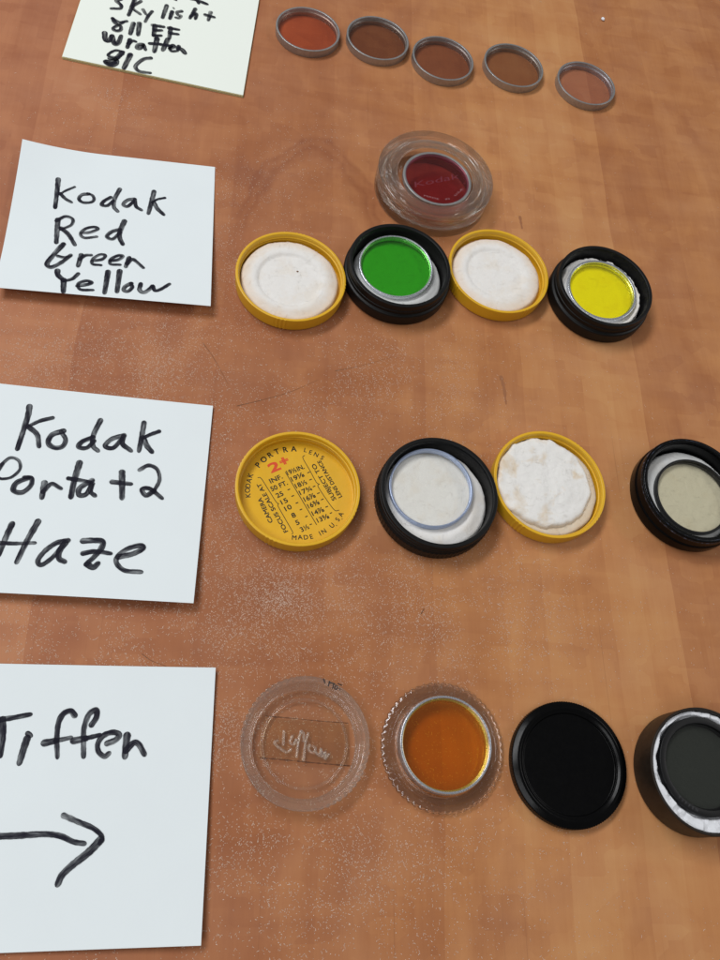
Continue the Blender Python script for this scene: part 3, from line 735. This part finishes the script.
# ------------------------------------------------------------------ clear case with the red filter
c = un(436.7, 173.5, 11.5); c.z = 0
t = thing('filter_case', 'round clear plastic case holding the deep red filter', 'case', c)
prof = rounded([(24.6, 0), (25.25, .8), (25.25, 4.3), (22.4, 4.7), (22.4, 6.6), (19.6, 6.6), (19.0, 2.4), (17.5, 2.4), (17.5, 0)], .3, 3)
lathe('base', prof, 'clear_grey', t, 160)
lathe('floor', [(0, .3), (17.45, .3), (17.45, 2.2), (0, 2.2)], 'g_clear', t, 96, closed=False, smooth=10)
lid = lathe('lid', rounded([(25.3, 4.95), (25.4, 11.1), (24.9, 11.5), (20.6, 11.5), (19.8, 10.6), (17.0, 10.2), (16.6, 9.4), (19.4, 9.2), (22.6, 8.8), (22.75, 4.95)], .35, 4), 'clear_grey', t, 160)
thread('screw_thread', 22.5, 5.3, 6.4, 1.2, .22, 'clear_grey', t, 1.0)
tr, p = place_filter('deep red glass filter with faint etched lettering in a clear case', (437.5, 178.2), 6.7, 'g_red', 'aluminium', (0, 0), lip=1.1, recess=.35, h=2.2)
LR = Letters(); zz_ = 6.7+1.9
q2 = lambda X, Y: un(400+X/9, 140+Y/9, zz_)-p
LR.put('Kodak', q2(135, 425), q2(535, 345), 2.9, 1.92, 0, .18)
LR.build('etched_name', 'etched_red', tr)
LR = Letters()
LR.put('MADE', q2(215, 505), q2(350, 540), .8, 1.92); LR.put('IN', q2(412, 540), q2(448, 534), .8, 1.92); LR.put('U.S.A.', q2(500, 506), q2(572, 440), .9, 1.92)
LR.build('etched_origin', 'etched_pale', tr)

# ------------------------------------------------------------------ bottom row
def scallop(n, amp, rmin, half=None):
    def md(a, r, z):
        if r < rmin: return r
        k = 1.0
        if half is not None:
            k = max(0, math.cos(2*(a-half)))**.6 if math.cos(2*(a-half)) > .15 else 0
        return r+amp*(abs(math.sin(a*n/2))-.6)*k
    return md
c = un(306, 741.5, 6.0); c.z = 0
cl = thing('clear_case_cover', 'empty clear plastic lid with raised script lettering and a tape strip', 'lid', c)
prof = rounded([(18.9, .2), (19.5, .9), (19.7, 6.0), (17.7, 6.0), (17.2, 4.2), (16.6, 4.0), (16.4, 1.7), (16.0, 1.7), (16.0, .2)], .3, 3)
lathe('rim', prof, 'clear_rim', cl, 360, scallop(60, .5, 19.0, math.radians(-40)))
lathe('raised_ring', rounded([(13.6, 1.7), (13.35, 2.3), (12.85, 2.3), (12.6, 1.7)], .15, 2), 'clear', cl, 160)
lathe('floor', [(0, .2), (15.98, .2), (15.98, 1.68), (0, 1.68)], 'g_clear', cl, 96, closed=False, smooth=10)
def strip(name, quad, z, mat, parent, thick=.05):
    v = [(x, y, z) for x, y in quad]+[(x, y, z+thick) for x, y in quad]
    mesh_obj(name, v, [[3, 2, 1, 0], [4, 5, 6, 7], [0, 1, 5, 4], [1, 2, 6, 5], [2, 3, 7, 6], [3, 0, 4, 7]], mat, parent, None)
S5, Q0 = 720/140, (235, 665)
qc = lambda X, Y, z=1.75: (lambda p: (p.x-c.x, p.y-c.y))(un(Q0[0]+X/S5, Q0[1]+Y/S5, z))
tp = thing('tape_strip', 'strip of yellowed clear tape across the empty clear lid', 'tape', c)
strip('tape', [qc(112, 476), qc(592, 520), qc(586, 300), qc(150, 262)], 1.75, 'tape', tp)
rb = Ribbons()
rb.stroke([qc(130, 478), qc(250, 488), qc(400, 503), qc(590, 519)], .42, lambda x, y: 1.84, .2, .9)
rb.stroke([qc(160, 263), qc(300, 275), qc(430, 288), qc(580, 299)], .32, lambda x, y: 1.84, .3, .9)
rb.build('dirty_edge', 'tape_edge', tp)
def em(pts, r=.42):
    P3 = [Vector((*qc(235/1*0+(270+X/9-235)*S5, (700+Y/9-665)*S5), 2.0)) for X, Y in pts]
    sp = spline([(a.x, a.y) for a in P3], .3)
    tube('raised_letter', [(a.x, a.y, 1.86) for a in sp], r, 'clear_letter', cl, 8)
for pts in [[(78, 365), (40, 385), (85, 430), (150, 470), (195, 440)], [(125, 275), (122, 340), (118, 410)], [(205, 320), (180, 380), (215, 400), (240, 350)],
            [(280, 275), (255, 380), (238, 520)], [(345, 295), (318, 400), (300, 550)], [(270, 280), (300, 300), (305, 380)], [(365, 400), (345, 440), (385, 475), (410, 440), (380, 410)],
            [(410, 470), (445, 500), (460, 440), (465, 490)], [(465, 520), (500, 470), (495, 530), (535, 485)]]: em(pts)
rb = Ribbons()
for pts in [[(455, 72), (462, 92)], [(487, 84), (480, 108)], [(484, 90), (512, 96)], [(508, 98), (502, 120)], [(518, 104), (512, 122), (524, 124), (526, 108)], [(530, 96), (548, 104)], [(536, 124), (540, 126)]]:
    rb.stroke([qc(X, Y, 6.05) for X, Y in pts], .38, lambda x, y: 6.06)
rb.build('ink_letters', 'ink_spot', cl)

c = un(442.7, 746.6, 1.6); c.z = 0
cb = thing('clear_case_dish', 'clear plastic base with scalloped edge under the amber filter', 'case', c)
prof = rounded([(19.4, 0), (19.9, .5), (19.9, 1.8), (18.6, 2.2), (17.8, 2.1), (17.2, 3.2), (16.3, 3.4), (16.0, 3.0), (15.0, 3.0), (15.0, 0)], .25, 3)
lathe('dish', prof, 'clear', cb, 480, scallop(56, .55, 19.0))
lathe('floor', [(0, .3), (14.98, .3), (14.98, 2.9), (0, 2.9)], 'g_clear', cb, 96, closed=False, smooth=10)
place_filter('amber orange filter in a knurled silver ring on a clear scalloped base', (446.4, 743.8), 3.05, 'g_amber', 'bright_metal', (0, 0), knurl=True, h=3.8, lip=.95, recess=1.3, R=14.9, group='filters lying in cases')

c = un(571, 763.3, 4.2); c.z = 0
prof = rounded([(0, 0), (19.2, 0), (19.6, .4), (19.6, 3.2), (19.3, 3.45), (17.7, 4.25), (17.0, 4.25), (16.1, 3.7), (15.8, 3.7), (15.5, 3.0), (0, 3.0)], .28, 4, False)
g = lathe('black_cover', prof, 'black_gloss', None, 720, lambda a, r, z: r-(.30*(1+math.cos(a*144))/2 if r > 19.4 else 0), closed=False, loc=c)
tag(g, 'flat black round cap with fine knurled edge and sunken centre', 'cap')

zt = 12.0; c = un(708, 770, zt); c.z = 0
t = thing('filter_case', 'tall black cup with white tissue around the dark grey filter', 'case', c, 'round black filter cases')
lathe('body', rounded([(0, 0), (19.0, 0), (19.6, .8), (19.5, zt), (18.6, zt), (18.4, 3.0), (0, 3.0)], .4, 4, False), 'black_brown', t, 200, closed=False)
verts, faces = [], []; SG, RG = 110, 30; tx, ty = un(704.5, 766, 11.6)[:2]
for i in range(RG+1):
    qf = i/RG
    for k in range(SG):
        a = 2*PI*k/SG
        cr = noise.fractal(Vector((math.cos(a)*2.6, math.sin(a)*2.6, qf*1.6)), 1, 2, 3)
        fold = abs(((a*5/PI+1.3*noise.noise(Vector((math.cos(a)*1.5, math.sin(a)*1.5, 9)))) % 1)-.5)
        r = .05+(18.35-.05)*qf**.45
        ft = Vector((r*math.cos(a)-(tx-c.x), r*math.sin(a)-(ty-c.y))).length; m_ = .9*noise.noise(Vector((math.cos(a)*4, math.sin(a)*4, 1))); k_ = sstep(15.3, 16.1+m_, ft)
        z = 8.7+k_*(1.6+.9*cr+.9*fold+.9*noise.noise(Vector((math.cos(a)*9, math.sin(a)*9, r*.5))))
        z = max(8.5, min(z, 11.7))
        verts.append((r*math.cos(a), r*math.sin(a), z))
for i in range(RG):
    for k in range(SG):
        j = (k+1) % SG; faces.append([i*SG+k, (i+1)*SG+k, (i+1)*SG+j, i*SG+j])
cv = len(verts); verts.append((0, 0, 8.7)); faces += [[k, (k+1) % SG, cv] for k in range(SG)]
o = mesh_obj('tissue_paper', verts, faces, 'tissue', None, 14, loc=c)
md = o.modifiers.new('thickness', 'SOLIDIFY'); md.thickness = .00025; md.offset = -1
tag(o, 'crumpled white tissue stuffed round the dark grey filter', 'tissue')
tg, p = place_filter('dark grey filter in a black ring packed in white tissue', (704.5, 766), 9.0, 'g_grey', 'black_metal', (0, 0), lip=2.0, recess=.7, h=2.6, R=15.2)
LG = Letters()
for k, ch in enumerate('TIFFEN'):
    a = math.radians(222+k*5.2); LG.char(ch, (14.05*math.cos(a), 14.05*math.sin(a)), a+PI/2, .85, 2.63)
LG.build('ring_lettering', 'grey_print', tg)

# ------------------------------------------------------------------ small things on the table
p = un(603, 19, .6)
bm = bmesh.new(); bmesh.ops.create_icosphere(bm, subdivisions=2, radius=1.0)
vs = [tuple(Vector((v.co.x*1.0, v.co.y*1.2, v.co.z*.65+.62))*(1+.25*noise.noise(v.co*1.7))) for v in bm.verts]; fs = [[v.index for v in f.verts] for f in bm.faces]; bm.free()
tag(mesh_obj('paper_crumb', vs, fs, 'crumb', None, 60, loc=(p.x, p.y, 0)), 'tiny white crumb on the table beyond the pale pink filter', 'crumb')

# dust: thousands of fine pale fibres
blobs = [(285, 603, 17, 190), (300, 620, 34, 170), (140, 370, 34, 520), (40, 368, 30, 200), (110, 105, 26, 170), (90, 640, 60, 650), (230, 480, 40, 520), (245, 265, 32, 420),
         (240, 190, 34, 170), (290, 150, 34, 110), (390, 385, 36, 330), (430, 380, 26, 260), (330, 370, 60, 420), (440, 590, 40, 300), (440, 640, 30, 220), (520, 620, 40, 230),
         (580, 600, 40, 160), (230, 720, 30, 330), (300, 690, 90, 420), (370, 600, 90, 900), (230, 380, 60, 520), (260, 560, 60, 700), (480, 460, 40, 170), (260, 850, 70, 420),
         (330, 880, 90, 380), (450, 850, 80, 220), (230, 600, 50, 480), (420, 560, 60, 300), (390, 830, 60, 260), (30, 320, 70, 380), (160, 340, 60, 420)]
pts = []
for bx, by, br, nn in blobs:
    for _ in range(int(nn*(3.4 if bx < 420 else 2.6))): pts.append((bx+rng.normal(0, br), by+rng.normal(0, br*.8)))
for _ in range(17000):
    X, Y = rng.uniform(-30, 750), rng.uniform(100, 980)
    if rng.random() < (.95 if X < 480 else .95-.75*min(1, (X-480)/200))*(.35+.65*min(1, (Y-100)/200)): pts.append((X, Y))
for _ in range(420): pts.append((rng.uniform(-20, 740), rng.uniform(-10, 120)))
dv, df = [], []
for X, Y in pts:
    if noise.fractal(Vector((X*.018, Y*.018, 3)), 1, 2, 3)+.35*noise.noise(Vector((X*.12, Y*.12, 8))) < rng.uniform(-.75, .25): continue
    w = un(X, Y, 0); L_ = rng.choice([.24, .38, .56, .85], p=[.42, .34, .20, .04])*rng.uniform(.8, 1.5); wd = rng.uniform(.10, .20)*(1.5 if L_ < .35 else 1)
    a = rng.uniform(0, PI); bend = rng.normal(0, .8); b = len(dv); z = .05
    dx, dy = math.cos(a), math.sin(a); x0, y0 = w.x-dx*L_/2, w.y-dy*L_/2
    x2, y2 = w.x+math.cos(a+bend)*L_/2, w.y+math.sin(a+bend)*L_/2
    nx, ny = -dy*wd/2, dx*wd/2
    dv += [(x0-nx*.6, y0-ny*.6, z), (x0+nx*.6, y0+ny*.6, z), (w.x-nx, w.y-ny, z+.04), (w.x+nx, w.y+ny, z+.04), (x2-nx*.6, y2-ny*.6, z), (x2+nx*.6, y2+ny*.6, z)]
    df += [[b, b+2, b+3, b+1], [b+2, b+4, b+5, b+3]]
du = mesh_obj('dust', dv, df, 'dust', None, None)
tag(du, 'fine pale dust fibres scattered over the table top', 'dust', kind='stuff')
